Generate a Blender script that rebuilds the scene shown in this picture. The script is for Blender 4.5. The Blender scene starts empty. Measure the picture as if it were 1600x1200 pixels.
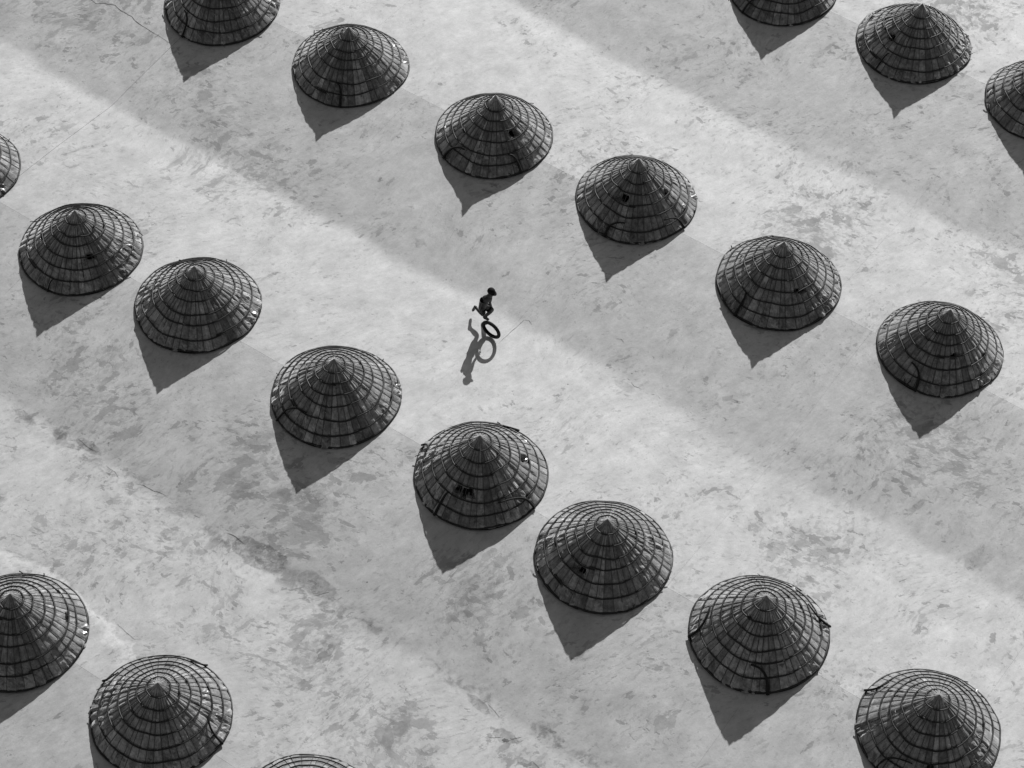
import bpy, bmesh, math, random
from mathutils import Vector, Matrix, noise

scn = bpy.context.scene
COL = scn.collection
R = math.radians

# ------------------------------------------------------------------ camera
PITCH, ROLL, FPX = 0.895006674, 0.0275533792, 3904.67287
fw = Vector((0, math.cos(PITCH), -math.sin(PITCH)))
up = Vector((0, math.sin(PITCH), math.cos(PITCH)))
rt = Vector((1, 0, 0))
r2 = math.cos(ROLL) * rt + math.sin(ROLL) * up
u2 = -math.sin(ROLL) * rt + math.cos(ROLL) * up
cd = bpy.data.cameras.new('camera')
cam = bpy.data.objects.new('camera', cd)
COL.objects.link(cam)
cd.sensor_width = 36.0
cd.lens = FPX / 1600.0 * 36.0
cd.clip_start = 1.0
cd.clip_end = 2000.0
m = Matrix((r2, u2, -fw)).transposed().to_4x4()
m.translation = Vector((0, 0, 54.3458431))
cam.matrix_world = m
scn.camera = cam

# ------------------------------------------------------------------ light
SUN_EL, SUN_AZ = 29.16024, 74.66792            # where the sun stands, azimuth from +X
w = bpy.data.worlds.new('World')
scn.world = w
w.use_nodes = True
nt = w.node_tree
nt.nodes.clear()
sky = nt.nodes.new('ShaderNodeTexSky')
sky.sky_type = 'NISHITA'
sky.sun_disc = False
sky.sun_elevation = R(SUN_EL)
sky.sun_rotation = R(90 - SUN_AZ)
sky.air_density = 1.0
sky.dust_density = 1.5
bw = nt.nodes.new('ShaderNodeRGBToBW')          # the photograph is black and white
bg = nt.nodes.new('ShaderNodeBackground')
bg.inputs['Strength'].default_value = 0.072
wo = nt.nodes.new('ShaderNodeOutputWorld')
nt.links.new(sky.outputs[0], bw.inputs[0])
nt.links.new(bw.outputs[0], bg.inputs[0])
nt.links.new(bg.outputs[0], wo.inputs[0])

sl = bpy.data.lights.new('sun', 'SUN')
sl.energy = 5.0
sl.angle = R(0.5)
sun = bpy.data.objects.new('sun', sl)
COL.objects.link(sun)
sd = Vector((math.cos(R(SUN_AZ)) * math.cos(R(SUN_EL)), math.sin(R(SUN_AZ)) * math.cos(R(SUN_EL)), math.sin(R(SUN_EL))))
sun.rotation_euler = sd.to_track_quat('Z', 'Y').to_euler()
sun.location = sd * 80

vs = scn.view_settings
scn.display_settings.display_device = 'sRGB'
vs.view_transform = 'Standard'
vs.look = 'None'
vs.gamma = 1.0
vs.use_curve_mapping = False
vs.exposure = 0.22

# ------------------------------------------------------------------ shader helpers
class NG:
    """small helper that writes node math"""
    def __init__(s, name):
        s.mat = bpy.data.materials.new(name)
        s.mat.use_nodes = True
        s.nt = s.mat.node_tree
        s.bsdf = s.nt.nodes['Principled BSDF']
        s.out = s.nt.nodes['Material Output']
    def node(s, t, **kw):
        n = s.nt.nodes.new(t)
        for k, v in kw.items():
            setattr(n, k, v)
        return n
    def put(s, sock, v):
        if isinstance(v, (int, float)):
            sock.default_value = v
        elif isinstance(v, (tuple, list)):
            sock.default_value = v
        else:
            s.nt.links.new(v, sock)
    def m(s, op, a, b=0.0, c=None, clamp=False):
        n = s.node('ShaderNodeMath', operation=op)
        n.use_clamp = clamp
        s.put(n.inputs[0], a)
        s.put(n.inputs[1], b)
        if c is not None:
            s.put(n.inputs[2], c)
        return n.outputs[0]
    def mr(s, v, a, b, c=0.0, d=1.0, smooth=True):
        n = s.node('ShaderNodeMapRange')
        n.interpolation_type = 'SMOOTHSTEP' if smooth else 'LINEAR'
        s.put(n.inputs[0], v)
        for i, q in enumerate((a, b, c, d)):
            s.put(n.inputs[1 + i], q)
        return n.outputs[0]
    def vec(s, x, y, z=0.0):
        n = s.node('ShaderNodeCombineXYZ')
        s.put(n.inputs[0], x); s.put(n.inputs[1], y); s.put(n.inputs[2], z)
        return n.outputs[0]
    def noise(s, v, scale, detail=3.0, rough=0.5, dist=0.0, color=False):
        n = s.node('ShaderNodeTexNoise')
        s.put(n.inputs['Vector'], v)
        n.inputs['Scale'].default_value = scale
        n.inputs['Detail'].default_value = detail
        n.inputs['Roughness'].default_value = rough
        n.inputs['Distortion'].default_value = dist
        return n.outputs['Color'] if color else n.outputs[0]
    def grey(s, v):
        n = s.node('ShaderNodeCombineColor')
        for i in range(3):
            s.put(n.inputs[i], v)
        return n.outputs[0]
    def bump(s, h, strength, dist):
        n = s.node('ShaderNodeBump')
        n.inputs['Strength'].default_value = strength
        n.inputs['Distance'].default_value = dist
        s.put(n.inputs['Height'], h)
        s.nt.links.new(n.outputs[0], s.bsdf.inputs['Normal'])

def simple(name, v, rough=0.6, spec=0.3, var=0.25, sc=8.0, bump=0.0):
    g = NG(name)
    tc = g.node('ShaderNodeTexCoord')
    n = g.noise(tc.outputs['Object'], sc, 3.0)
    val = g.m('MULTIPLY', g.mr(n, 0.3, 0.7, 1 - var, 1 + var), v)
    g.put(g.bsdf.inputs['Base Color'], g.grey(val))
    g.bsdf.inputs['Roughness'].default_value = rough
    g.bsdf.inputs['Specular IOR Level'].default_value = spec
    if bump:
        g.bump(g.noise(tc.outputs['Object'], sc * 4, 3.0), bump, 0.01)
    return g.mat

# ------------------------------------------------------------------ the lie of the yard
PHI = 0.9807187365
CN, SN = math.cos(PHI), math.sin(PHI)
N0, SP, AMP, VF = 32.99338, 10.776107, 0.454104, 0.49531

def nt_of(x, y):
    return CN * x + SN * y, SN * x - CN * y
def xy_of(n, t):
    return CN * n + SN * t, SN * n - CN * t

def gz(x, y, und=True):
    n, t = nt_of(x, y)
    u = (N0 - n) / SP
    u = u - math.floor(u)
    d = u * SP                       # distance from the crest, towards the camera
    lo = VF * SP + 0.40 * noise.noise(Vector((t * 0.22, math.floor((N0 - n) / SP) * 3.3, 0.5))) + 0.10 * noise.noise(Vector((t * 0.9, n * 0.02, 8.5)))
    hi = SP - lo
    v = d - lo                       # signed distance from the valley
    span = lo if v < 0 else hi
    q = 1.0 - abs(v) / span          # 1 at the valley, 0 at the crest
    ww = 0.12 + 0.55 * max(0.0, min(1.0, (t + 30.0) / 14.0)) * (0.75 + 0.25 * math.sin(t * 0.6 + n * 0.3))
    z = -AMP * (0.65 * q + 0.35 * q * q)
    z += (AMP / span) * 1.35 * 0.5 * ww * math.exp(-abs(v) / ww)
    c = min(d, SP - d)
    wc = 0.10 + 0.05 * math.sin(t * 0.5)
    z -= (AMP / lo) * 0.65 * 0.5 * wc * math.exp(-c / wc)
    if und:
        k = min(1.0, c / 1.5)
        z += k * 0.020 * noise.noise(Vector((x * 0.30, y * 0.30, 3.1)))
        z += k * 0.007 * noise.noise(Vector((x * 0.9, y * 0.9, 7.7)))
    return z

# ------------------------------------------------------------------ object helpers
def mesh_obj(name, verts, faces, mat, parent=None, smooth=False):
    me = bpy.data.meshes.new(name)
    me.from_pydata([tuple(v) for v in verts], [], faces)
    me.materials.append(mat)
    if smooth:
        me.polygons.foreach_set('use_smooth', [True] * len(me.polygons))
    me.update()
    o = bpy.data.objects.new(name, me)
    COL.objects.link(o)
    if parent is not None:
        o.parent = parent
    return o

def thing(name, label, cat, loc=(0, 0, 0), group=None):
    o = bpy.data.objects.new(name, None)
    COL.objects.link(o)
    o.location = loc
    o.empty_display_size = 0.2
    o['label'] = label
    o['category'] = cat
    if group:
        o['group'] = group
    return o

def tube(pts, rad, sides=5, closed=False, verts=None, faces=None, taper=False):
    """round bar through pts, appended to verts/faces"""
    if verts is None:
        verts, faces = [], []
    n = len(pts)
    base = len(verts)
    pu = None
    for i, p in enumerate(pts):
        a = pts[(i - 1) % n] if (closed or i > 0) else p
        b = pts[(i + 1) % n] if (closed or i < n - 1) else p
        d = (b - a)
        if d.length < 1e-9:
            d = Vector((1, 0, 0))
        d.normalize()
        ref = Vector((0, 0, 1)) if abs(d.z) < 0.95 else Vector((0, 1, 0))
        s = d.cross(ref).normalized()
        u = s.cross(d).normalized()
        rr = rad(i / max(1, n - 1)) if callable(rad) else rad
        for k in range(sides):
            q = 2 * math.pi * k / sides
            verts.append(p + s * (rr * math.cos(q)) + u * (rr * math.sin(q)))
    m_ = n if closed else n - 1
    for i in range(m_):
        for k in range(sides):
            a = base + i * sides + k
            b = base + i * sides + (k + 1) % sides
            c = base + ((i + 1) % n) * sides + (k + 1) % sides
            d = base + ((i + 1) % n) * sides + k
            faces.append((a, b, c, d))
    if not closed:
        faces.append(tuple(base + k for k in reversed(range(sides))))
        faces.append(tuple(base + (n - 1) * sides + k for k in range(sides)))
    return verts, faces

# ------------------------------------------------------------------ concrete
# flaky quarters of the yard: n, t, reach, how much
FLAKY = [(29.9, -21.3, 2.2, .085), (26.3, -23.6, 2.6, .085), (25.4, -20.2, 2.3, .085), (29.8, -28.8, 2.5, .085),
         (29.2, -26.4, 1.9, .085), (38.4, -36.0, 2.8, .07), (28.5, -31.5, 2.4, .06), (47.6, -19.9, 2.8, .055),
         (45.5, -20.5, 2.7, .055), (40.9, -13.4, 2.8, .06), (36.0, -14.5, 2.4, .055), (48.0, -13.0, 4.5, .055),
         (57.5, -22.0, 3.5, .06), (41.0, -31.0, 2.2, -.07), (35.5, -28.0, 4.8, -.065), (38.5, -24.0, 3.0, -.045),
         (46.0, -32.5, 4.4, -.05), (24.8, -25.6, 1.2, .05), (34.5, -42.0, 2.8, .035), (24.5, -31.0, 2.8, .03), (40.5, -42.5, 3.5, .045),
         (38.0, -39.5, 2.2, .03), (31.0, -16.5, 2.5, .02), (23.0, -14.0, 5.0, .03), (29.5, -33.5, 2.0, .04), (21.0, -24.0, 2.5, .05)]
# single stains: n, t, half along n, half along t, turn, strength
STAINS = [(27.68, -26.45, 0.40, 0.92, 0.0, 0.50), (27.78, -24.62, 0.30, 0.65, 0.0, 0.36),
          (27.76, -32.5, 0.16, 0.5, 0.0, 0.40), (27.62, -33.4, 0.2, 0.3, 0.4, 0.38),
          (38.15, -21.75, 0.16, 0.42, 0.0, 0.25), (27.3, -19.05, 0.15, 0.45, 0.2, 0.40),
          (26.9, -17.95, 0.2, 0.38, 0.0, 0.42), (26.55, -16.9, 0.14, 0.5, 0.1, 0.4),
          (38.75, -10.85, 0.55, 0.3, 0.3, 0.22), (39.1, -29.6, 0.16, 0.26, 0.9, 0.3),
          (39.3, -13.0, 0.5, 0.10, 0.35, 0.3), (29.75, -26.3, 0.3, 0.9, -0.3, 0.22), (29.9, -21.0, 0.7, 0.5, 0.2, 0.22),
          (26.1, -23.4, 0.8, 0.35, 0.4, 0.26), (25.5, -20.3, 0.75, 0.28, -0.3, 0.24), (29.3, -28.1, 0.45, 0.22, 0.3, 0.22)]

def ground_masks(n, t):
    n, t = n - 0.12, t / 1.003
    bst = 0.0
    for (n_, t_, r_, a_) in FLAKY:
        d = math.hypot(n - n_, t - t_)
        f = max(0.0, min(1.0, (r_ - d) / (0.85 * r_)))
        bst += a_ * f * f * (3 - 2 * f)
    best, stg = 9.0, 0.2
    for (n_, t_, a_, b_, rot, st) in STAINS:
        dn, dt = n - n_, t - t_
        if abs(dn) > 3 or abs(dt) > 3:
            continue
        c_, s_ = math.cos(rot), math.sin(rot)
        rr = math.hypot((dn * c_ + dt * s_) / a_, (dt * c_ - dn * s_) / b_)
        if rr < best:
            best, stg = rr, st
    sw = math.hypot((n - 21.6) / 2.25, (t + 30.0) / 4.3)
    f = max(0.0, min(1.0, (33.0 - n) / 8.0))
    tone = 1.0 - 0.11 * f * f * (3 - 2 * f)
    return bst, min(best, 4.0), stg, min(sw, 4.0), tone

def concrete(name, lift=1.0):
    g = NG(name)
    tc = g.node('ShaderNodeTexCoord')
    ob = tc.outputs['Object']
    def attr(nm):
        q = g.node('ShaderNodeAttribute')
        q.attribute_name = nm
        return q.outputs['Vector']
    sx = g.node('ShaderNodeSeparateXYZ'); g.put(sx.inputs[0], ob)
    X, Y = sx.outputs[0], sx.outputs[1]
    mk1 = g.node('ShaderNodeSeparateXYZ'); g.put(mk1.inputs[0], attr('wear'))
    boost, srad, sstr = mk1.outputs
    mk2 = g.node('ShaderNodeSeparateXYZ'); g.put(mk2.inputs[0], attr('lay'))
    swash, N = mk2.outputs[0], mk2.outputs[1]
    wv = g.noise(ob, 0.22, 1.0, 0.5, color=True)
    sw = g.node('ShaderNodeSeparateXYZ'); g.put(sw.inputs[0], wv)
    wx = g.m('MULTIPLY', g.m('SUBTRACT', sw.outputs[0], 0.5), 2.0)
    wy = g.m('MULTIPLY', g.m('SUBTRACT', sw.outputs[1], 0.5), 2.0)
    ang = R(38)
    ca, sa = math.cos(ang), math.sin(ang)
    L = g.m('ADD', g.m('ADD', g.m('MULTIPLY', X, ca), g.m('MULTIPLY', Y, sa)), wx)
    S = g.m('ADD', g.m('SUBTRACT', g.m('MULTIPLY', Y, ca), g.m('MULTIPLY', X, sa)), wy)
    f1 = g.noise(g.vec(g.m('MULTIPLY', L, 0.95), g.m('MULTIPLY', S, 1.7), 0.0), 1.1, 5.0, 0.62, 0.0)
    L2 = g.m('SUBTRACT', g.m('MULTIPLY', L, 0.55), g.m('MULTIPLY', S, 0.83))
    S2 = g.m('ADD', g.m('MULTIPLY', L, 0.83), g.m('MULTIPLY', S, 0.55))
    f2 = g.noise(g.vec(g.m('MULTIPLY', L2, 2.6), g.m('MULTIPLY', S2, 3.9), 9.0), 1.0, 4.0, 0.6, 0.0)
    dens = g.noise(ob, 0.30, 2.5, 0.55)
    dens2 = g.noise(g.vec(X, Y, 31.0), 0.95, 1.0, 0.5)
    th = g.m('ADD', g.m('ADD', g.m('MULTIPLY', g.m('SUBTRACT', dens, 0.5), 0.26), g.m('MULTIPLY', g.m('SUBTRACT', dens2, 0.5), 0.18)), boost)
    v1 = g.m('ADD', f1, th)
    v2 = g.m('ADD', f2, g.m('MULTIPLY', th, 1.1))
    m1 = g.mr(v1, 0.628, 0.646)
    m2 = g.mr(v2, 0.632, 0.662)
    soft = g.mr(v1, 0.50, 0.70)
    deep1 = g.mr(dens2, 0.3, 0.7, 0.34, 0.18)
    deep2 = g.mr(dens2, 0.3, 0.7, 0.20, 0.36)
    big = g.noise(ob, 0.16, 2.0, 0.55)
    mid = g.noise(g.vec(X, Y, 4.0), 1.3, 6.0, 0.68, 0.0)
    fine = g.noise(ob, 20.0, 3.0, 0.65)
    streak = g.noise(g.vec(g.m('MULTIPLY', L, 1.0), g.m('MULTIPLY', S, 2.0), 2.0), 3.2, 4.0, 0.7, 0.0)
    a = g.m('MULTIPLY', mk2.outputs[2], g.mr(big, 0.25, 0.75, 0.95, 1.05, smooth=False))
    a = g.m('MULTIPLY', a, g.mr(mid, 0.28, 0.72, 0.80, 1.13, smooth=False))
    a = g.m('MULTIPLY', a, g.mr(fine, 0.25, 0.75, 0.93, 1.06, smooth=False))
    a = g.m('MULTIPLY', a, g.mr(streak, 0.28, 0.72, 0.89, 1.09, smooth=False))
    a = g.m('MULTIPLY', a, g.m('SUBTRACT', 1.0, g.m('MULTIPLY', soft, 0.07)))
    f3 = g.noise(g.vec(g.m('MULTIPLY', L, 5.0), g.m('MULTIPLY', S, 8.0), 19.0), 1.0, 3.0, 0.6, 0.3)
    v3 = g.m('ADD', f3, g.m('MULTIPLY', th, 1.0))
    m3 = g.mr(v3, 0.575, 0.625)
    v4 = g.noise(g.vec(g.m('MULTIPLY', S, 1.1), g.m('MULTIPLY', L, 0.9), 43.0), 2.0, 5.0, 0.66, 0.0)
    m4 = g.mr(g.m('ADD', v4, g.m('MULTIPLY', th, 0.6)), 0.54, 0.66)
    mm = g.m('MAXIMUM', g.m('MULTIPLY', m1, deep1), g.m('MULTIPLY', m2, deep2))
    mm = g.m('MAXIMUM', mm, g.m('MULTIPLY', m3, 0.15))
    mm = g.m('ADD', mm, g.m('MULTIPLY', m4, 0.07))
    a = g.m('MULTIPLY', a, g.m('SUBTRACT', 1.0, mm))
    # dirt lying along the lower valley line
    vn = g.m('ABSOLUTE', g.m('ADD', g.m('SUBTRACT', N, 27.62), g.m('MULTIPLY', g.m('SUBTRACT', mid, 0.5), 1.0)))
    dl = g.mr(vn, 0.03, 0.42, 1.0, 0.0)
    w2 = g.noise(g.vec(X, Y, 75.0), 2.1, 5.0, 0.62, 0.4)
    a = g.m('MULTIPLY', a, g.m('SUBTRACT', 1.0, g.m('MULTIPLY', g.m('MULTIPLY', dl, g.mr(w2, 0.46, 0.64)), 0.45)))
    w4 = g.noise(g.vec(X, Y, 195.0), 6.5, 4.0, 0.6, 0.5)
    rr = g.m('ADD', srad, g.m('MULTIPLY', g.m('SUBTRACT', w2, 0.5), 1.2))
    st = g.m('MULTIPLY', g.m('MULTIPLY', g.mr(rr, 1.06, 0.9), sstr), g.mr(w4, 0.38, 0.62, 1.0, 0.5))
    a = g.m('MULTIPLY', a, g.m('SUBTRACT', 1.0, st))
    # pale skim of newer cement round the lower left covers
    rr = g.m('ADD', swash, g.m('MULTIPLY', g.m('SUBTRACT', mid, 0.5), 0.5))
    inn = g.mr(rr, 1.02, 0.97)
    edge = g.m('MULTIPLY', inn, g.mr(rr, 0.78, 1.0))
    a = g.m('MULTIPLY', a, g.m('ADD', 1.0, g.m('ADD', g.m('MULTIPLY', inn, 0.06), g.m('MULTIPLY', edge, 0.32))))
    # dark grit specks
    vo = g.node('ShaderNodeTexVoronoi')
    vo.inputs['Scale'].default_value = 1.1
    g.put(vo.inputs['Vector'], ob)
    sp = g.mr(vo.outputs['Distance'], 0.034, 0.02)
    vc = g.node('ShaderNodeSeparateColor'); g.put(vc.inputs[0], vo.outputs['Color'])
    sp = g.m('MULTIPLY', sp, g.mr(vc.outputs[0], 0.66, 0.68))
    a = g.m('MULTIPLY', a, g.m('SUBTRACT', 1.0, g.m('MULTIPLY', sp, 0.6)))
    g.put(g.bsdf.inputs['Base Color'], g.grey(g.m('MULTIPLY', a, 0.428 * lift)))
    g.put(g.bsdf.inputs['Roughness'], g.m('ADD', 0.62, g.m('MULTIPLY', mm, 0.4)))
    g.bsdf.inputs['Specular IOR Level'].default_value = 0.18
    h = g.m('ADD', g.m('MULTIPLY', mid, 0.9), g.m('MULTIPLY', mm, -0.5))
    h = g.m('ADD', h, g.m('MULTIPLY', streak, 0.3))
    h = g.m('ADD', h, g.m('MULTIPLY', fine, 0.06))
    g.bump(h, 0.30, 0.04)
    return g.mat

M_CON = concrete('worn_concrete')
M_SUB = simple('joint_grit', 0.16, 0.95, 0.1)
M_CRACK = simple('crack_dark', 0.10, 0.95, 0.1)

# base sheet, carrying on to the horizon
def base_sheet():
    vs_, fs = [], []
    ns = []
    k = -14
    while k < 26:
        c = N0 + k * SP
        for f in (0.0, 0.12, 0.25, 0.38, 0.5, 0.62, 0.75, 0.88):
            ns.append(c + f * SP)
        k += 1
    ts = [-420, -250, -150, -100] + [-80 + 4 * i for i in range(31)] + [70, 110, 160, 260, 400]
    for n in ns:
        for t in ts:
            x, y = xy_of(n, t)
            vs_.append((x, y, gz(x, y, False) - 0.06))
    W = len(ts)
    for i in range(len(ns) - 1):
        for j in range(W - 1):
            a = i * W + j
            fs.append((a, a + 1, a + W + 1, a + W))
    # skirt out to the horizon
    b = len(vs_)
    far = 1800
    vs_ += [(-far, -far, -0.75), (far, -far, -0.75), (far, far, -0.75), (-far, far, -0.75)]
    fs.append((b, b + 1, b + 2, b + 3))
    return vs_, fs
v_, f_ = base_sheet()
ground = mesh_obj('ground', v_, f_, M_SUB, smooth=False)
ground['kind'] = 'structure'

# the drying yard: concrete slabs laid between the crest lines
GAP = 0.004
def slab(n_a, n_b, t_a, t_b, dn, dt_, wide):
    nn = max(2, int(round((n_b - n_a) / dn)))
    tt = max(2, int(round((t_b - t_a) / dt_)))
    na = n_a + GAP * 0.5
    nb = n_b - GAP * 0.5
    ta = t_a + wide[0] * 0.5
    tb = t_b - wide[1] * 0.5
    vs_, fs = [], []
    for i in range(nn + 1):
        for j in range(tt + 1):
            n = na + (nb - na) * i / nn
            t = ta + (tb - ta) * j / tt
            x, y = xy_of(n, t)
            vs_.append((x, y, gz(x, y)))
    W = tt + 1
    for i in range(nn):
        for j in range(tt):
            a = i * W + j
            fs.append((a, a + W, a + W + 1, a + 1))
    # turned-down edges
    na_ = len(vs_)
    ring = [j for j in range(tt)] + [i * W + tt for i in range(nn)] + [nn * W + j for j in range(tt, 0, -1)] + [i * W for i in range(nn, 0, -1)]
    k = len(ring)
    b = len(vs_)
    for r_ in ring:
        vs_.append(vs_[r_])
    for r_ in ring:
        x, y, z = vs_[r_]
        vs_.append((x, y, z - 0.05))
    for i in range(k):
        j = (i + 1) % k
        fs.append((b + i, b + j, b + k + j, b + k + i))
    return vs_, fs

bays = {-2: [-46, -40.5, -35, -29.5, -24, -18.5, -13, -7.5, -2],
        -1: [-46, -38.0, -29.75, -21.9, -13.6, -5.2, 2],
        0: [-54.5, -45.7, -40.72, -33.2, -25.62, -17.05, -8.6, -1],
        1: [-56, -45.2, -36.0, -27.5, -18.6, -9.9, -2],
        2: [-58, -48.0, -40.0, -31.2, -22.8, -14.5, -5],
        3: [-58, -47, -36, -25, -14, -3]}
vis = {(0, -40.72): 0.010, (0, -25.62): 0.003, (0, -17.05): 0.003, (1, -36.0): 0.003}
for k, tl in bays.items():
    near = -2 < k < 3
    for i in range(len(tl) - 1):
        g0 = vis.get((k, tl[i]), 0.003)
        g1 = vis.get((k, tl[i + 1]), 0.003)
        v_, f_ = slab(N0 + (k) * SP, N0 + (k + 1) * SP, tl[i], tl[i + 1], 0.16 if near else 0.4, 0.22 if near else 0.6, (g0, g1))
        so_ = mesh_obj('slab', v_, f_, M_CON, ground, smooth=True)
        wear, lay = [], []
        for (x, y, z) in v_:
            n, t = nt_of(x, y)
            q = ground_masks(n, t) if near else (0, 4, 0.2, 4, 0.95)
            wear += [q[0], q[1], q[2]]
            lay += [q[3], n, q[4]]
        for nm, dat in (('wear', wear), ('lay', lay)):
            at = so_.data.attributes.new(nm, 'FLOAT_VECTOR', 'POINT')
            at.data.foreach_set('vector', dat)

# cracks: narrow ribbons sunk in the skin
def ribbon(pts, width, name='crack', mat=None, lift=0.004, jit=0.03, sub=8):
    pts = [(n + 0.12, t * 1.003) for n, t in pts]
    P = []
    for i in range(len(pts) - 1):
        for s in range(sub):
            f = s / sub
            P.append((pts[i][0] * (1 - f) + pts[i + 1][0] * f, pts[i][1] * (1 - f) + pts[i + 1][1] * f))
    P.append(pts[-1])
    Q = []
    for i, (n, t) in enumerate(P):
        j = jit if 0 < i < len(P) - 1 else 0
        Q.append(Vector((n + j * noise.noise(Vector((t * 4.0, n * 4.0, 1.0))), t + j * noise.noise(Vector((n * 4.0, t * 4.0, 5.0))), 0)))
    vs_, fs = [], []
    for i, q in enumerate(Q):
        a = Q[max(0, i - 1)]
        b = Q[min(len(Q) - 1, i + 1)]
        d = (b - a).normalized()
        s = Vector((-d.y, d.x, 0))
        ww = width * (0.45 + 0.9 * abs(noise.noise(Vector((i * 0.37, width * 100, 2.0))))) * min(1, 0.25 + 3.5 * min(i, len(Q) - 1 - i) / len(Q))
        for e in (-0.5, 0.5):
            p = q + s * (ww * e)
            x, y = xy_of(p.x, p.y)
            vs_.append((x, y, gz(x, y) + lift))
    for i in range(len(Q) - 1):
        a = 2 * i
        fs.append((a, a + 1, a + 3, a + 2))
    return mesh_obj(name, vs_, fs, mat or M_CRACK, ground)

ribbon([(41.15, -44.6), (41.17, -44.01), (41.14, -43.76), (41.29, -43.52), (41.4, -43.21), (41.32, -42.83), (41.33, -42.46), (41.21, -42.1), (41.19, -41.69), (41.16, -41.19), (41.11, -40.66)], 0.027, sub=5)
ribbon([(27.67, -34.81), (27.65, -34.68)], 0.0186, jit=0.01)
ribbon([(27.8, -32.93), (27.77, -32.6), (27.74, -32.42), (27.74, -32.19)], 0.0174)
ribbon([(27.55, -31.69), (27.52, -31.36), (27.41, -31.13)], 0.0149)
ribbon([(27.57, -30.63), (27.63, -30.45), (27.65, -30.1), (27.69, -29.96), (27.72, -29.63)], 0.0161)
ribbon([(27.72, -27.62), (27.78, -27.3), (27.73, -27.0)], 0.0310)
ribbon([(27.66, -28.7), (27.69, -28.5)], 0.0186)
ribbon([(27.5, -24.5), (27.72, -24.3), (27.8, -24.22)], 0.0174)
ribbon([(23.66, -27.94), (23.61, -27.56), (23.57, -27.22)], 0.0124)
ribbon([(38.3, -21.95), (38.45, -21.8), (38.3, -21.55), (38.35, -21.3)], 0.0186, jit=0.06)
ribbon([(38.35, -21.0), (38.42, -20.85), (38.36, -20.7)], 0.0161, jit=0.02)
ribbon([(39.4, -22.9), (39.48, -22.75), (39.42, -22.62)], 0.0136, jit=0.02)
ribbon([(27.45, -18.9), (27.38, -18.6), (27.3, -18.4)], 0.0174)
ribbon([(26.85, -18.0), (26.68, -18.2), (26.58, -18.33)], 0.0136, jit=0.01)
ribbon([(26.72, -17.0), (26.66, -16.75), (26.6, -16.5)], 0.0186)
ribbon([(37.3, -25.48), (37.9, -25.47), (38.5, -25.43)], 0.0161, jit=0.015)
ribbon([(38.5, -25.43), (38.56, -25.3), (38.48, -25.15)], 0.0124, jit=0.01)

M_SPOT = simple('damp_spot', 0.12, 0.8, 0.2)
ribbon([(26.86, -17.80), (26.78, -17.97)], 0.13, 'damp_spot', M_SPOT, 0.005, 0.01, 6)
ribbon([(27.15, -17.62), (26.86, -17.82)], 0.03, 'damp_spot', M_SPOT, 0.004, 0.02, 6)

# ------------------------------------------------------------------ materials of the covers
def cover_mat(name, base, rough, contrast=1.0):
    g = NG(name)
    tc = g.node('ShaderNodeTexCoord')
    ob = tc.outputs['Object']
    oi = g.node('ShaderNodeObjectInfo')
    rnd = oi.outputs['Random']
    uv = tc.outputs['UV']
    # fibres run down the slope: uv.x = angle, uv.y = distance from the tip
    su = g.node('ShaderNodeSeparateXYZ')
    g.put(su.inputs[0], uv)
    fib = g.noise(g.vec(g.m('MULTIPLY', su.outputs[0], 260.0), g.m('MULTIPLY', su.outputs[1], 5.0), g.m('MULTIPLY', rnd, 30.0)), 1.0, 3.0, 0.6)
    blot = g.noise(ob, 3.2, 4.0, 0.6, 0.4)
    fine = g.noise(ob, 16.0, 4.0, 0.6, 0.6)
    crk = g.noise(ob, 7.0, 3.0, 0.5, 1.2)
    band = g.noise(g.vec(g.m('MULTIPLY', rnd, 50.0), g.m('MULTIPLY', su.outputs[1], 7.0), 0.0), 1.0, 1.0)
    v = g.m('MULTIPLY', g.mr(rnd, 0.0, 1.0, 0.85, 1.15, smooth=False), base)
    v = g.m('MULTIPLY', v, g.mr(fib, 0.25, 0.75, 0.58, 1.35, smooth=False))
    v = g.m('MULTIPLY', v, g.mr(blot, 0.28, 0.72, 0.62, 1.36, smooth=False))
    v = g.m('MULTIPLY', v, g.mr(band, 0.3, 0.7, 0.78, 1.25, smooth=False))
    v = g.m('MULTIPLY', v, g.mr(crk, 0.30, 0.70, 0.62, 1.38, smooth=False))
    fleck = g.noise(ob, 11.0, 4.0, 0.7, 0.3)
    pale = g.m('MULTIPLY', g.mr(fleck, 0.62, 0.70), g.mr(blot, 0.44, 0.56))
    v = g.m('ADD', v, g.m('MULTIPLY', pale, base * 1.5))
    darkspot = g.mr(fleck, 0.36, 0.30)
    v = g.m('MULTIPLY', v, g.m('SUBTRACT', 1.0, g.m('MULTIPLY', darkspot, 0.5)))
    g.put(g.bsdf.inputs['Base Color'], g.grey(v))
    g.put(g.bsdf.inputs['Roughness'], g.mr(blot, 0.38, 0.60, rough - 0.22, rough + 0.12, smooth=False))
    g.bsdf.inputs['Specular IOR Level'].default_value = 0.5
    g.put(g.bsdf.inputs['Coat Weight'], g.mr(blot, 0.40, 0.60, 0.05, 0.9))
    g.bsdf.inputs['Coat Roughness'].default_value = 0.16
    g.bsdf.inputs['Sheen Weight'].default_value = 1.0
    g.bsdf.inputs['Sheen Roughness'].default_value = 0.45
    rid = g.m('ABSOLUTE', g.m('SUBTRACT', crk, 0.5))
    h = g.m('ADD', g.m('MULTIPLY', rid, 1.6), g.m('ADD', g.m('MULTIPLY', fib, 0.35), g.m('MULTIPLY', fine, 0.35)))
    g.bump(h, 0.32, 0.035)
    return g.mat

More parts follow.
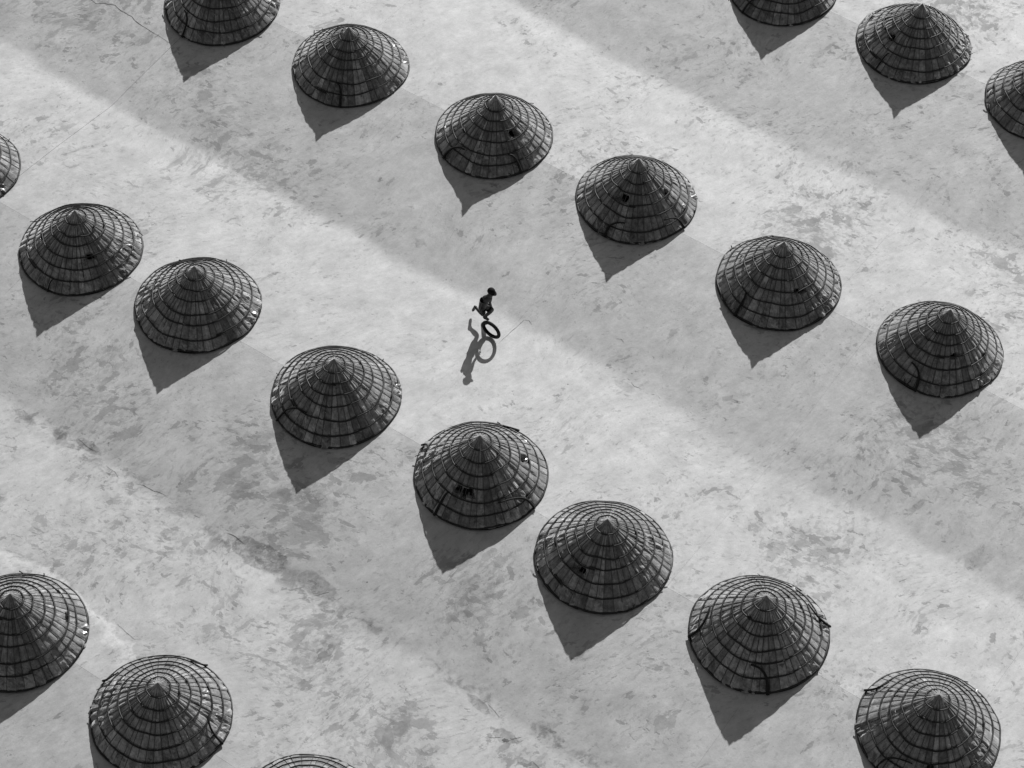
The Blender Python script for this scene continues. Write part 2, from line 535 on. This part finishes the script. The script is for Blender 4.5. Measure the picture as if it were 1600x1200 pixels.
M_COV = [cover_mat('leaf_cover', 0.155, 0.36), cover_mat('leaf_cover_pale', 0.24, 0.32), cover_mat('leaf_cover_dark', 0.10, 0.40)]
M_RIB = simple('split_bamboo', 0.075, 0.6, 0.25, 0.4, 5.0)
M_HOOP = simple('bamboo_hoop', 0.013, 0.5, 0.35, 0.4, 4.0)
M_ROPE = simple('dark_binding', 0.012, 0.7, 0.2, 0.3, 9.0)
M_FLAP = simple('torn_pale_flap', 0.30, 0.4, 0.5, 0.3, 9.0, 0.4)

HOOPS = [0.16, 0.295, 0.43, 0.575, 0.72, 0.865, 1.0]

def make_cover(key, label, x0, y0, R0, ax, ay, H, cap, seed, loops, holes, flaps):
    R0 *= 0.991
    rng = random.Random(seed)
    root = thing('conical_cover', label, 'grain cover', (x0, y0, 0), 'conical ribbed covers standing in rows on the concrete yard')
    bulge = rng.uniform(0.008, 0.032)
    so = Vector((seed * 3.7, seed * 1.3, 0))
    hoop_r = [h + (rng.uniform(-0.014, 0.014) if 0.2 < h < 0.95 else 0) for h in HOOPS]
    zc = 1 - cap / H

    def prof(r):
        rc = 0.16
        if r <= rc:
            return 1 - (1 - zc) * (r / rc)
        f = (r - rc) / (1 - rc)
        return zc * (1 - f) + bulge * math.sin(math.pi * f) * 0.9

    def rim(a):
        return 1 + 0.012 * noise.noise(Vector((math.cos(a) * 1.3, math.sin(a) * 1.3, seed * 2.1))) + 0.006 * noise.noise(Vector((math.cos(a) * 5, math.sin(a) * 5, seed * 4.1)))

    def pt(r, a, off=0.0):
        Rr = R0 * rim(a)
        x = ax * (1 - r) + Rr * r * math.cos(a)
        y = ay * (1 - r) + Rr * r * math.sin(a)
        z = 0.035 + (H - 0.035) * prof(r) + gz(x0 + x, y0 + y) * r * r
        sag = 0.034 * noise.noise(Vector((x * 1.4, y * 1.4, seed * 7.3)))
        z += sag * min(1, r * 2)
        nx, ny, nz = math.cos(a) * 0.66, math.sin(a) * 0.66, 0.75
        return Vector((x + nx * off, y + ny * off, z + nz * off))

    NR = rng.choice([42, 43, 44, 45, 46])
    rib_a = [2 * math.pi * (i + rng.uniform(-0.16, 0.16)) / NR for i in range(NR)]
    mat_w = rng.choice([(0.6, 0.25, 0.15), (0.45, 0.3, 0.25), (0.5, 0.2, 0.3)])
    hr = hoop_r

    def hole_at(r, a):
        best = 0.0
        for (ha, r0, r1, wd) in holes:
            da = (a - ha + math.pi) % (2 * math.pi) - math.pi
            u = da / wd
            v = (r - 0.5 * (r0 + r1)) / (0.5 * (r1 - r0))
            tilt = v + 0.55 * u * math.sin(seed * 2.3)
            q = u * u + tilt * tilt + 0.9 * noise.noise(Vector((r * 10, a * 7, seed)))
            best = max(best, 1.0 - q)
        return best

    # leaf panels: one strip from tip to rim between two ribs
    radii = [0.0, 0.05, 0.10]
    for b in range(len(hr) - 1):
        lo, hi = hr[b], hr[b + 1]
        for q in range(5):
            radii.append(lo + (hi - lo) * q / 5)
    radii.append(1.0)
    ACR = 4
    for i in range(NR):
        a0 = rib_a[i]
        a1 = rib_a[(i + 1) % NR]
        if a1 < a0:
            a1 += 2 * math.pi
        amid = 0.5 * (a0 + a1)
        puff = [rng.uniform(-0.010, 0.013) for _ in range(len(hr))]
        skew = [rng.uniform(-0.4, 0.4) for _ in range(len(hr))]
        edge = rng.uniform(-0.012, 0.016)
        vs_, fs, uvs = [], [], []
        for r in radii:
            bi = 0
            while bi < len(hr) - 2 and r >= hr[bi + 1]:
                bi += 1
            lo, hi = hr[bi], hr[bi + 1]
            fr = min(1, max(0, (r - lo) / (hi - lo)))
            along = math.sin(math.pi * fr) if r > lo else 0.2
            for j in range(ACR + 1):
                f = j / ACR
                a = a0 + (a1 - a0) * f
                rr = r
                if r == 1.0:
                    rr = 1.0 + edge * math.sin(math.pi * f) + 0.010 * noise.noise(Vector((a * 12, seed, 4)))
                wave = math.sin(math.pi * min(1, max(0, f + skew[bi] * 0.35 * f * (1 - f) * 4 * 0.5)))
                amp = puff[bi] * min(1.0, 0.15 + r)
                off = amp * wave * (0.25 + 0.75 * along)
                if r > 0.16:
                    off += 0.011 * fr - 0.004
                if 0 < j < ACR and r > 0.12:
                    P0 = pt(r, a)
                    nv = noise.noise(Vector((P0.x * 6.0, P0.y * 6.0, seed * 5.0 + i * 0.7)))
                    n2 = abs(noise.noise(Vector((P0.x * 11.0, P0.y * 11.0, i * 1.9))))
                    k = min(1.0, r * 1.1) ** 1.4
                    gate = max(0.0, noise.noise(Vector((P0.x * 1.3, P0.y * 1.3, seed * 2.7))) * 2.4 + 0.12 + (0.4 if r > 0.84 else 0.0)) * (1.0 - 0.75 * max(0.0, math.sin(a)) ** 1.5)
                    off += (0.011 * (1 - abs(2 * f - 1)) if r < 0.62 else 0.0) * (1 if i % 3 else -0.6) + k * (0.008 * nv + (0.050 * nv + 0.062 * n2) * min(1.2, gate))
                elif r > 0.12:
                    off += -0.006 + 0.006 * noise.noise(Vector((r * 9.0, a * 7.0, seed)))
                if holes and 0.3 < r < 0.97:
                    hq = hole_at(r, a)
                    if hq > 0.12:
                        off -= min(0.11, 0.25 * (hq - 0.12)) * (1.0 + 0.5 * rng.random())
                vs_.append(pt(rr, a, off))
                uvs.append((a / (2 * math.pi), r))
        W = ACR + 1
        for p in range(len(radii) - 1):
            rm = 0.5 * (radii[p] + radii[p + 1])
            for j in range(ACR):
                am = a0 + (a1 - a0) * (j + 0.5) / ACR
                if hole_at(rm, am) > 0.66:
                    continue
                a = p * W + j
                fs.append((a, a + W, a + W + 1, a + 1))
        mat = rng.choices(M_COV, mat_w)[0]
        o = mesh_obj('leaf_panel', vs_, fs, mat, root, smooth=(rng.random() < 0.2))
        ul = o.data.uv_layers.new(name='UVMap')
        lv = [0] * len(o.data.loops)
        o.data.loops.foreach_get('vertex_index', lv)
        flat = []
        for q in lv:
            flat += uvs[q]
        ul.data.foreach_set('uv', flat)

    # ribs
    for i in range(NR):
        a = rib_a[i]
        r_end = 1.0 if rng.random() < 0.8 else rng.uniform(0.8, 0.98)
        wob = rng.uniform(-0.012, 0.012)
        r_in = 0.02 if i % 4 == 0 else (0.10 if i % 2 == 0 else rng.uniform(0.14, 0.3))
        thick = rng.uniform(0.006, 0.0095)
        pts = []
        for q in range(15):
            r = r_in + (r_end - r_in) * q / 14
            pts.append(pt(r, a + wob * math.sin(r * 5), 0.005 + 0.006 * noise.noise(Vector((r * 6, i, seed)))))
        v1, f1 = tube(pts, lambda f: thick * (0.45 + 0.55 * min(1, f * 2.5)), 4)
        mesh_obj('rib', v1, f1, M_RIB, root)
    # hoops
    for hi_, h in enumerate(hr):
        last = hi_ == len(hr) - 1
        ph = rng.uniform(0, 6.28)
        ex = rng.uniform(-0.006, 0.006)
        open_a = rng.uniform(0, 6.28)
        pts = []
        K = 60
        over = 0.0 if last else rng.uniform(0.05, 0.25)
        for q in range(K + 1):
            f = q / K
            a = open_a + f * (2 * math.pi + over)
            rr = h + 0.020 * noise.noise(Vector((math.cos(a) * 2.2, math.sin(a) * 2.2, seed + hi_ * 9.0))) + ex * math.sin(a + ph) + (f - 0.5) * (0.018 if not last else 0)
            if h < 0.2:
                rr = h + 0.01 * noise.noise(Vector((math.cos(a) * 2, math.sin(a) * 2, seed + 3.0)))
            lift = 0.034 if not last else 0.012
            lift += 0.014 * noise.noise(Vector((math.cos(a) * 4, math.sin(a) * 4, seed + hi_)))
            pts.append(pt(min(rr, 1.012), a, lift))
        th = rng.uniform(0.0195, 0.0240) if not last else 0.026
        v1, f1 = tube(pts, th, 5)
        mesh_obj('hoop', v1, f1, M_HOOP, root, smooth=True)
        if last:        # a second, lower bar of the rim
            pts = []
            for q in range(61):
                a = open_a + 1 + 2 * math.pi * q / 60
                p = pt(1.004 + 0.006 * noise.noise(Vector((a * 3, seed, 1))), a, 0.0)
                x, y = p.x, p.y
                pts.append(Vector((x, y, gz(x0 + x, y0 + y) + 0.018)))
            v1, f1 = tube(pts, 0.022, 5)
            mesh_obj('rim_bar', v1, f1, M_ROPE, root, smooth=True)
    # tip knot
    pts = [pt(0.05, q * 2 * math.pi / 10, 0.02) for q in range(10)]
    tipv = [Vector((ax, ay, H + 0.03))] + pts
    tf = [(0, 1 + q, 1 + (q + 1) % 10) for q in range(10)]
    mesh_obj('tip', tipv, tf, M_COV[0], root, smooth=False)
    # bent binding sticks over the lower slope
    for (la, rtop, bend, th) in loops:
        pts = []
        for q in range(15):
            f = q / 14
            r = 1.015 - (1.015 - rtop) * math.sin(f * math.pi / 2) ** (0.85)
            a = la + bend * (1 - math.cos(f * math.pi / 2)) ** 1.4
            pts.append(pt(min(r, 1.015), a, 0.055 + 0.02 * math.sin(f * math.pi)))
        v1, f1 = tube(pts, lambda f: th * 1.3 * (1.0 - 0.4 * f), 6)
        mesh_obj('bent_stick', v1, f1, M_ROPE, root, smooth=True)
    # loose ends sticking out of the rim
    for q in range(rng.randint(3, 4)):
        a = rng.uniform(0, 6.28)
        d = rng.choice([-1, 1]) * rng.uniform(0.03, 0.07)
        p0 = pt(rng.uniform(0.93, 0.98), a, 0.03)
        p2 = pt(1.0, a + d, 0.03 + rng.uniform(0.0, 0.05))
        p2 = Vector((p2.x * 1.015, p2.y * 1.015, p2.z + rng.uniform(0, 0.02)))
        v1, f1 = tube([p0, (p0 + p2) / 2 + Vector((0, 0, 0.01)), p2], rng.uniform(0.010, 0.018), 4)
        mesh_obj('loose_end', v1, f1, M_HOOP, root)
    # torn, lifted flaps
    fl = list(flaps) + [(rng.uniform(0, 6.28), rng.uniform(0.5, 0.95), rng.uniform(0.05, 0.09), False) for _ in range(4)]
    for (fa, fr, sz, pale) in fl:
        p = pt(fr, fa, 0.02)
        tdir = Vector((-math.sin(fa), math.cos(fa), 0))
        rdir = (pt(fr + 0.02, fa) - pt(fr - 0.02, fa)).normalized()
        nrm = tdir.cross(rdir)
        if nrm.z < 0:
            nrm = -nrm
        c0 = p - tdir * sz
        c1 = p + tdir * sz * rng.uniform(0.6, 1.1)
        c2 = p + rdir * sz * rng.uniform(0.5, 1.1) + nrm * rng.uniform(0.02, 0.06) + tdir * sz * rng.uniform(-.4, .4)
        c3 = (c0 + c2) / 2 - rdir * 0.02 + nrm * 0.03
        mesh_obj('torn_flap', [c0, c1, c2, c3], [(0, 1, 2), (0, 2, 3)], M_FLAP if pale else M_COV[2], root)
    return root

D = math.radians
TH = 0.028
# x, y, radius, tip offset, height, cap steepness, seed, bent sticks, holes, flaps, label
COVERS = {
 'A': (-9.496, 58.665, 1.806, -0.003, -0.01, 1.636, .32, 1, [(D(-128), .74, -.25, TH)], [], [],
       'conical cover beside the winding crack, its peak cut off by the top edge'),
 'B': (-5.271, 56.072, 1.786, -0.009, 0.011, 1.564, .33, 2, [(D(-97), .73, -.15, .03)], [], [],
       'whole conical cover nearest the top left, peak just under the top edge'),
 'C': (-0.739, 53.242, 1.778, 0.016, 0.015, 1.635, .42, 3, [(D(-147), .76, .3, .032), (D(-62), .74, -.16, .034)], [(D(-52), .44, .57, .2)], [(D(-112), .66, .12, True)],
       'conical cover with a steep pointed peak and one pale torn flap in front'),
 'D': (3.541, 50.77, 1.782, -0.02, 0.031, 1.637, .34, 4, [(D(-122), .78, .3, .028), (D(-40), .8, -.3, .026)], [(D(-118), .44, .58, .22), (D(-28), .5, .58, .1)], [],
       'conical cover with black tears across its front, up and right of the running boy'),
 'E': (7.617, 47.614, 1.79, 0, 0.085, 1.627, .34, 5, [(D(-136), .72, -.1, .03)], [(D(-62), .55, .62, .26)], [],
       'conical cover with one slanting slit on its front, right of the running boy'),
 'F': (12.093, 45.318, 1.779, 0.044, 0.012, 1.631, .27, 6, [(D(-118), .76, -.3, .032)], [(D(-80), .52, .58, .13)], [(D(160), .9, .12, False)],
       'conical cover at the right edge of the middle height, small holes on its front'),
 'G': (-16.628, 51.247, 1.79, 0.02, 0.01, 1.62, .28, 7, [], [], [],
       'conical cover at the left edge of the photo, only its right flank in view'),
 'H': (-12.6, 48.191, 1.78, -0.006, -0.014, 1.599, .31, 8, [(D(-115), .86, .05, .02)], [(D(-66), .53, .64, .22)], [(D(18), .9, .13, True)],
       'leftmost whole conical cover, a bright pale patch on its right flank'),
 'I': (-9.006, 46.197, 1.794, 0.015, -0.017, 1.612, .3, 9, [], [], [],
       'evenly ribbed conical cover without bent sticks or holes, left of centre'),
 'J': (-4.853, 43.008, 1.797, -0.007, -0.033, 1.602, .27, 10, [(D(-150), .7, .45, .024)], [], [],
       'conical cover left of and below the running boy, bent stick on its left flank'),
 'K': (-0.766, 40.436, 1.816, -0.047, 0.036, 1.619, .26, 11, [(D(-131), .72, .04, .034), (D(-38), .76, -.55, .03), (D(152), .85, .2, .022), (D(58), .85, .2, .022)],
       [(D(-110), .57, .70, .36), (D(3), .62, .68, .12)], [],
       'conical cover straight below the running boy with a wide black hole across its front'),
 'L': (2.555, 37.859, 1.812, 0.021, 0.004, 1.606, .27, 12, [], [(D(-128), .58, .68, .2)], [],
       'glossy crumpled conical cover between the black-holed one and the one with thick bent sticks'),
 'M': (6.584, 35.561, 1.817, 0.018, 0.021, 1.659, .26, 13, [(D(-86), .73, -.32, .036), (D(-174), .74, -.42, .03), (D(8), .74, .32, .026)], [], [],
       'conical cover with three thick black sticks bent over its front, left and right'),
 'N': (10.722, 32.828, 1.81, 0.032, -0.013, 1.616, .25, 14, [(D(146), .8, -.25, .026), (D(-140), .76, .45, .026)], [(D(-95), .72, .85, .14)], [],
       'conical cover in the bottom right corner, its base cut off by the bottom edge'),
 'O': (-12.529, 34.995, 1.81, 0.021, 0.03, 1.633, .27, 15, [], [(D(8), .7, .74, .16)], [],
       'conical cover at the lower left cut in half by the left edge'),
 'P': (-8.579, 32.621, 1.781, 0.064, -0.059, 1.571, .24, 16, [(D(-27), .7, .32, .026), (D(150), .88, -.2, .024), (D(57), .88, .2, .02)], [], [],
       'conical cover at the bottom left, rim knotted, its front cut off by the edge'),
 'Q': (-4.723, 29.82, 1.8, 0.03, 0, 1.6, .26, 17, [], [], [],
       'conical cover of which only the rim arc shows at the bottom edge'),
 'R': (8.315, 60.193, 1.758, 0.065, -0.006, 1.597, .32, 18, [(D(-138), .76, .2, .026)], [], [],
       'conical cover at the top edge right of centre, only its lower front showing'),
 'S': (12.334, 57.76, 1.79, 0.033, 0.007, 1.626, .37, 19, [(D(-136), .74, .06, .024)], [(D(-150), .5, .62, .16)], [],
       'whole conical cover at the top right, tip touching the top of the photo'),
 'T': (16.14, 55.36, 1.79, -0.02, 0.02, 1.62, .3, 20, [], [], [],
       'conical cover at the upper right edge of the photo, only its left flank in view'),
}
for k, (x, y, r_, ax, ay, H, cap, seed, loops, holes, flaps, label) in COVERS.items():
    make_cover(k, label, x, y, r_, ax, ay, H, cap, seed, loops, holes, flaps)

# ------------------------------------------------------------------ tyre
M_RUB = simple('black_rubber', 0.012, 0.75, 0.2, 0.3, 14.0, 0.3)
TC = Vector((-0.6344, 45.5342, -0.0144))
th_, ln_ = -0.62987, -0.06722
ty = thing('tyre', 'thin black tyre rolling upright in front of the running boy', 'tyre', (TC.x, TC.y, TC.z - 0.32))
A_ = Vector((math.cos(th_), math.sin(th_), 0))
S_ = Vector((-math.sin(th_), math.cos(th_), 0))
U_ = math.cos(ln_) * Vector((0, 0, 1)) + math.sin(ln_) * S_
W_ = A_.cross(U_).normalized()
def tp(ang, rad, side):
    return A_ * (rad * math.cos(ang)) + U_ * (rad * math.sin(ang)) + W_ * side + Vector((0, 0, 0.32))
RM, TR = 0.274, 0.050
K1, K2 = 56, 14
vs_, fs = [], []
prof = []
for q in range(K2):
    a = -2.45 + 4.9 * q / (K2 - 1)
    prof.append((RM + TR * math.cos(a), TR * 1.02 * math.sin(a)))
inner = [(RM + (TR - 0.008) * math.cos(-2.4 + 4.8 * (1 - q / 9)), (TR - 0.008) * math.sin(-2.4 + 4.8 * (1 - q / 9))) for q in range(10)]
pr = prof + inner
PN = len(pr)
for i in range(K1):
    for (rr, ss) in pr:
        vs_.append(tp(2 * math.pi * i / K1, rr, ss))
for i in range(K1):
    for j in range(PN):
        fs.append((i * PN + j, i * PN + (j + 1) % PN, ((i + 1) % K1) * PN + (j + 1) % PN, ((i + 1) % K1) * PN + j))
mesh_obj('carcass', vs_, fs, M_RUB, ty, smooth=True)
vs_, fs = [], []
for i in range(48):
    for (off, ph) in ((-0.018, 0.0), (0.0, 0.5), (0.018, 0.0)):
        a = 2 * math.pi * (i + ph) / 48
        b = len(vs_)
        for (da, ds) in ((-.03, -.007), (.03, -.007), (.03, .007), (-.03, .007)):
            vs_.append(tp(a + da, RM + TR - 0.006, off + ds))
        for (da, ds) in ((-.026, -.006), (.026, -.006), (.026, .006), (-.026, .006)):
            vs_.append(tp(a + da, RM + TR + 0.004 - abs(off) * 0.18, off + ds))
        fs += [(b + 4, b + 5, b + 6, b + 7)] + [(b + q, b + (q + 1) % 4, b + 4 + (q + 1) % 4, b + 4 + q) for q in range(4)]
tr = mesh_obj('tread', vs_, fs, M_RUB, ty)

# ------------------------------------------------------------------ the running boy
M_SKIN = simple('brown_skin', 0.022, 0.5, 0.4, 0.2, 9.0, 0.15)
M_SHORT = simple('dark_cloth', 0.010, 0.85, 0.15, 0.3, 20.0, 0.3)
M_CAP = simple('black_cap', 0.006, 0.8, 0.15, 0.3, 20.0, 0.2)
M_EYE = simple('eye_white', 0.35, 0.3, 0.5, 0.05)
gb = gz(-0.84, 46.24) 
BOY = thing('person', 'shirtless boy in dark shorts and cap running behind a tyre, one foot kicked up', 'person', (-0.84, 46.24, gb))
BOY.scale = (1.05, 1.05, 1.05)
ORG = Vector((-0.84, 46.24, gb))
P = dict(pelvis=(-.869, 45.845, .325), spine=(-.862, 45.825, .50), chest=(-.815, 45.81, .675), neck=(-.735, 45.818, .815), head=(-.662, 45.862, .965),
         rsh=(-.925, 45.755, .69), lsh=(-.665, 45.87, .735), relb=(-.970, 45.72, .455), rwri=(-.905, 45.715, .245),
         lelb=(-.70, 45.85, .53), lwri=(-.655, 45.87, .36), rhip=(-.915, 45.79, .30), lhip=(-.825, 45.905, .30),
         rknee=(-.876, 45.928, -.072), rheel=(-1.125, 46.235, -.065), rank=(-1.105, 46.215, -.085), rtoe=(-1.166, 46.248, -.30),
         lknee=(-.625, 46.02, .045), lank=(-.850, 46.045, -.325), ltoe=(-.715, 46.015, -.385))
P = {k: Vector(v) + Vector((0, .168, .034)) for k, v in P.items()}
HD = Vector((0.80, -0.60, 0)).normalized()     # running direction
RS = Vector((-0.60, -0.80, 0)).normalized()    # his right
UP = Vector((0, 0, 1))
FD = (HD * 0.93 - UP * 0.36).normalized()      # where the face looks

def skinned(name, nodes, edges, mat, parent, sub=2, root=0, fat=1.0):
    me = bpy.data.meshes.new(name)
    me.from_pydata([tuple(Vector(n[0]) - ORG) for n in nodes], edges, [])
    o = bpy.data.objects.new(name, me)
    COL.objects.link(o)
    o.parent = parent
    me.materials.append(mat)
    sk = o.modifiers.new('skin', 'SKIN')
    sk.use_smooth_shade = True
    sk.branch_smoothing = 0.3
    if not me.skin_vertices:
        bpy.context.view_layer.objects.active = o
    for i, n in enumerate(nodes):
        r_ = n[1] * fat if not isinstance(n[1], tuple) else n[1]
        rr = r_ if isinstance(r_, tuple) else (r_, r_)
        me.skin_vertices[0].data[i].radius = rr
        me.skin_vertices[0].data[i].use_root = (i == root)
    ss = o.modifiers.new('sub', 'SUBSURF')
    ss.levels = ss.render_levels = sub
    return o

nodes, edges, idx = [], [], {}
def N_(nm, p, r_):
    idx[nm] = len(nodes)
    nodes.append((p, r_))
    return idx[nm]
def E_(a, b):
    edges.append((idx[a], idx[b]))
N_('pelvis', P['pelvis'], .085)
N_('waist', P['pelvis'].lerp(P['spine'], .6), .075)
N_('spine', P['spine'], .082)
N_('chest', P['chest'], .098)
N_('upchest', P['chest'].lerp(P['neck'], .5), .082)
N_('neck', P['neck'], .062)
hc = P['head']
N_('jaw', hc - UP * .070 + FD * .02, .070)
N_('headc', hc, .094)
N_('crown', hc + UP * .055 - HD * .012, .078)
for a, b in (('pelvis', 'waist'), ('waist', 'spine'), ('spine', 'chest'), ('chest', 'upchest'), ('upchest', 'neck'), ('neck', 'jaw'), ('jaw', 'headc'), ('headc', 'crown')):
    E_(a, b)
def limb(base, pts):
    prev = base
    for (nm, p, r_) in pts:
        N_(nm, p, r_)
        E_(prev, nm)
        prev = nm
for s in ('r', 'l'):
    limb('upchest', [(s + 'sh', P[s + 'sh'], .047), (s + 'ua', P[s + 'sh'].lerp(P[s + 'elb'], .5), .036), (s + 'elb', P[s + 'elb'], .029),
                     (s + 'fa', P[s + 'elb'].lerp(P[s + 'wri'], .4), .029), (s + 'wri', P[s + 'wri'], .019)])
    limb('pelvis', [(s + 'hip', P[s + 'hip'], .074), (s + 'th', P[s + 'hip'].lerp(P[s + 'knee'], .5), .060), (s + 'knee', P[s + 'knee'], .048),
                    (s + 'calf', P[s + 'knee'].lerp(P[s + 'ank'], .35), .050), (s + 'ank', P[s + 'ank'], .030)])
    toe = P[s + 'toe']
    ank = P[s + 'ank']
    limb(s + 'ank', [(s + 'mid', ank.lerp(toe, .5) , .034), (s + 'ball', ank.lerp(toe, .82), .035), (s + 'toes', toe, .022)])
    fdir = (toe - ank).normalized()
    hl = ank - fdir * .045 + (Vector((0, 0, -.035)) if s == 'l' else Vector((-.015, -.01, .02)))
    limb(s + 'ank', [(s + 'heel', hl, .026)])
# ears and nose grow from the head
limb('headc', [('nose', hc + FD * .098 - UP * .006, .011)])
limb('headc', [('rear', hc + RS * .088 - UP * .008, .013)])
limb('headc', [('lear', hc - RS * .088 - UP * .008, .013)])
body = skinned('body', nodes, edges, M_SKIN, BOY, 2, 0, 1.28)

# hands: palm and five curled fingers
def hand(wr, el, side, name='hand'):
    d = (wr - el).normalized()
    inward = (-RS if side > 0 else RS)
    pal = d.cross(inward).normalized()
    spread = pal
    curl = inward
    ns, es = [], []
    ns.append((wr, .017)); ns.append((wr + d * .035, (.026, .016))); es.append((0, 1))
    ns.append((wr + d * .065, (.026, .014))); es.append((1, 2))
    for q in range(4):
        off = spread * (-.024 + .016 * q)
        L_ = (.8, 1.0, .95, .75)[q] * .026
        p = wr + d * .068 + off
        b = len(ns)
        ns.append((p, .0085)); es.append((2, b))
        for s_ in range(3):
            p = p + (d * (1 - .33 * s_) + curl * (.25 + .4 * s_)).normalized() * L_
            ns.append((p, .0078 - .0008 * s_)); es.append((b + s_, b + s_ + 1))
    b = len(ns)
    p = wr + d * .025 - spread * .024
    ns.append((p, .010)); es.append((1, b))
    for s_ in range(2):
        p = p + (d * .8 - spread * .5 + curl * .4).normalized() * .026
        ns.append((p, .0085)); es.append((b + s_, b + s_ + 1))
    return skinned(name, ns, es, M_SKIN, BOY, 1, 1)
hand(P['rwri'], P['relb'], 1)
hand(P['lwri'], P['lelb'], -1)

# toes
for s in ('r', 'l'):
    toe, ank = P[s + 'toe'], P[s + 'ank']
    fd = (toe - ank).normalized()
    sd_ = fd.cross(UP)
    if sd_.length < .2:
        sd_ = RS.copy()
    sd_.normalize()
    ns, es = [(ank.lerp(toe, .86), .018)], []
    for q in range(5):
        p = toe + sd_ * (-.026 + .013 * q) + fd * (.010 - .004 * abs(q - 1))
        ns.append((ank.lerp(toe, .9) + sd_ * (-.022 + .011 * q), .010)); es.append((0, len(ns) - 1))
        ns.append((p, .0085)); es.append((len(ns) - 2, len(ns) - 1))
    skinned('toes', ns, es, M_SKIN, BOY, 1, 0)

# loose shorts
ns = [(P['pelvis'] + Vector((0, 0, .05)), .098), (P['pelvis'] - UP * .02, .108)]
es = [(0, 1)]
for s in ('r', 'l'):
    b = len(ns)
    hp, kn = P[s + 'hip'], P[s + 'knee']
    ns += [(hp, .088), (hp.lerp(kn, .4), .080), (hp.lerp(kn, .86), .066)]
    es += [(1, b), (b, b + 1), (b + 1, b + 2)]
skinned('shorts', ns, es, M_SHORT, BOY, 2, 1, 1.3)

# cap with a peak
vs_, fs = [], []
hr_ = .110
FH = (HD * .97 - UP * .12).normalized()
UH = RS.cross(FH).normalized()
if UH.z < 0:
    UH = -UH
K, J = 20, 6
cc = hc + UH * .022 - FH * .004 - ORG
for j in range(J + 1):
    el = (math.pi / 2) * j / J
    for k in range(K):
        a = 2 * math.pi * k / K
        rr = hr_ * math.cos(el) ** .8 if j < J else 0.004
        vs_.append(cc + FH * (rr * 1.05 * math.cos(a)) + RS * (rr * .95 * math.sin(a)) + UH * (.120 * math.sin(el) - .018))
for j in range(J):
    for k in range(K):
        fs.append((j * K + k, j * K + (k + 1) % K, (j + 1) * K + (k + 1) % K, (j + 1) * K + k))
fs.append(tuple(J * K + k for k in range(K)))
capo = mesh_obj('cap', vs_, fs, M_CAP, BOY, smooth=True)
vs_, fs = [], []
for lay, dz in ((0, 0.0), (1, .006)):
    for k in range(9):
        a = R(-58 + 116 * k / 8)
        for f in (0.9, 1.0):
            ext = hr_ * 1.0 if f == 0.9 else hr_ * 1.0 + .062 * math.cos(a) ** .6
            vs_.append(cc + FH * (ext * 1.03 * math.cos(a)) + RS * (hr_ * .95 * math.sin(a)) + UH * (dz - .012 - (.012 if f == 1.0 else 0)))
for k in range(8):
    a = 2 * k
    fs.append((a, a + 2, a + 3, a + 1))
    fs.append((18 + a, 18 + a + 1, 18 + a + 3, 18 + a + 2))
    fs.append((a + 1, a + 3, 18 + a + 3, 18 + a + 1))
mesh_obj('peak', vs_, fs, M_CAP, capo)
# eyes
for s_ in (-1, 1):
    bm = bmesh.new()
    bmesh.ops.create_icosphere(bm, subdivisions=1, radius=.011)
    c = hc + FD * .080 + RS * (s_ * .032) + UP * .012 - ORG
    vv = [v.co + c for v in bm.verts]
    ff = [tuple(v.index for v in f.verts) for f in bm.faces]
    bm.free()
    mesh_obj('eye', vv, ff, M_EYE, BOY, smooth=True)
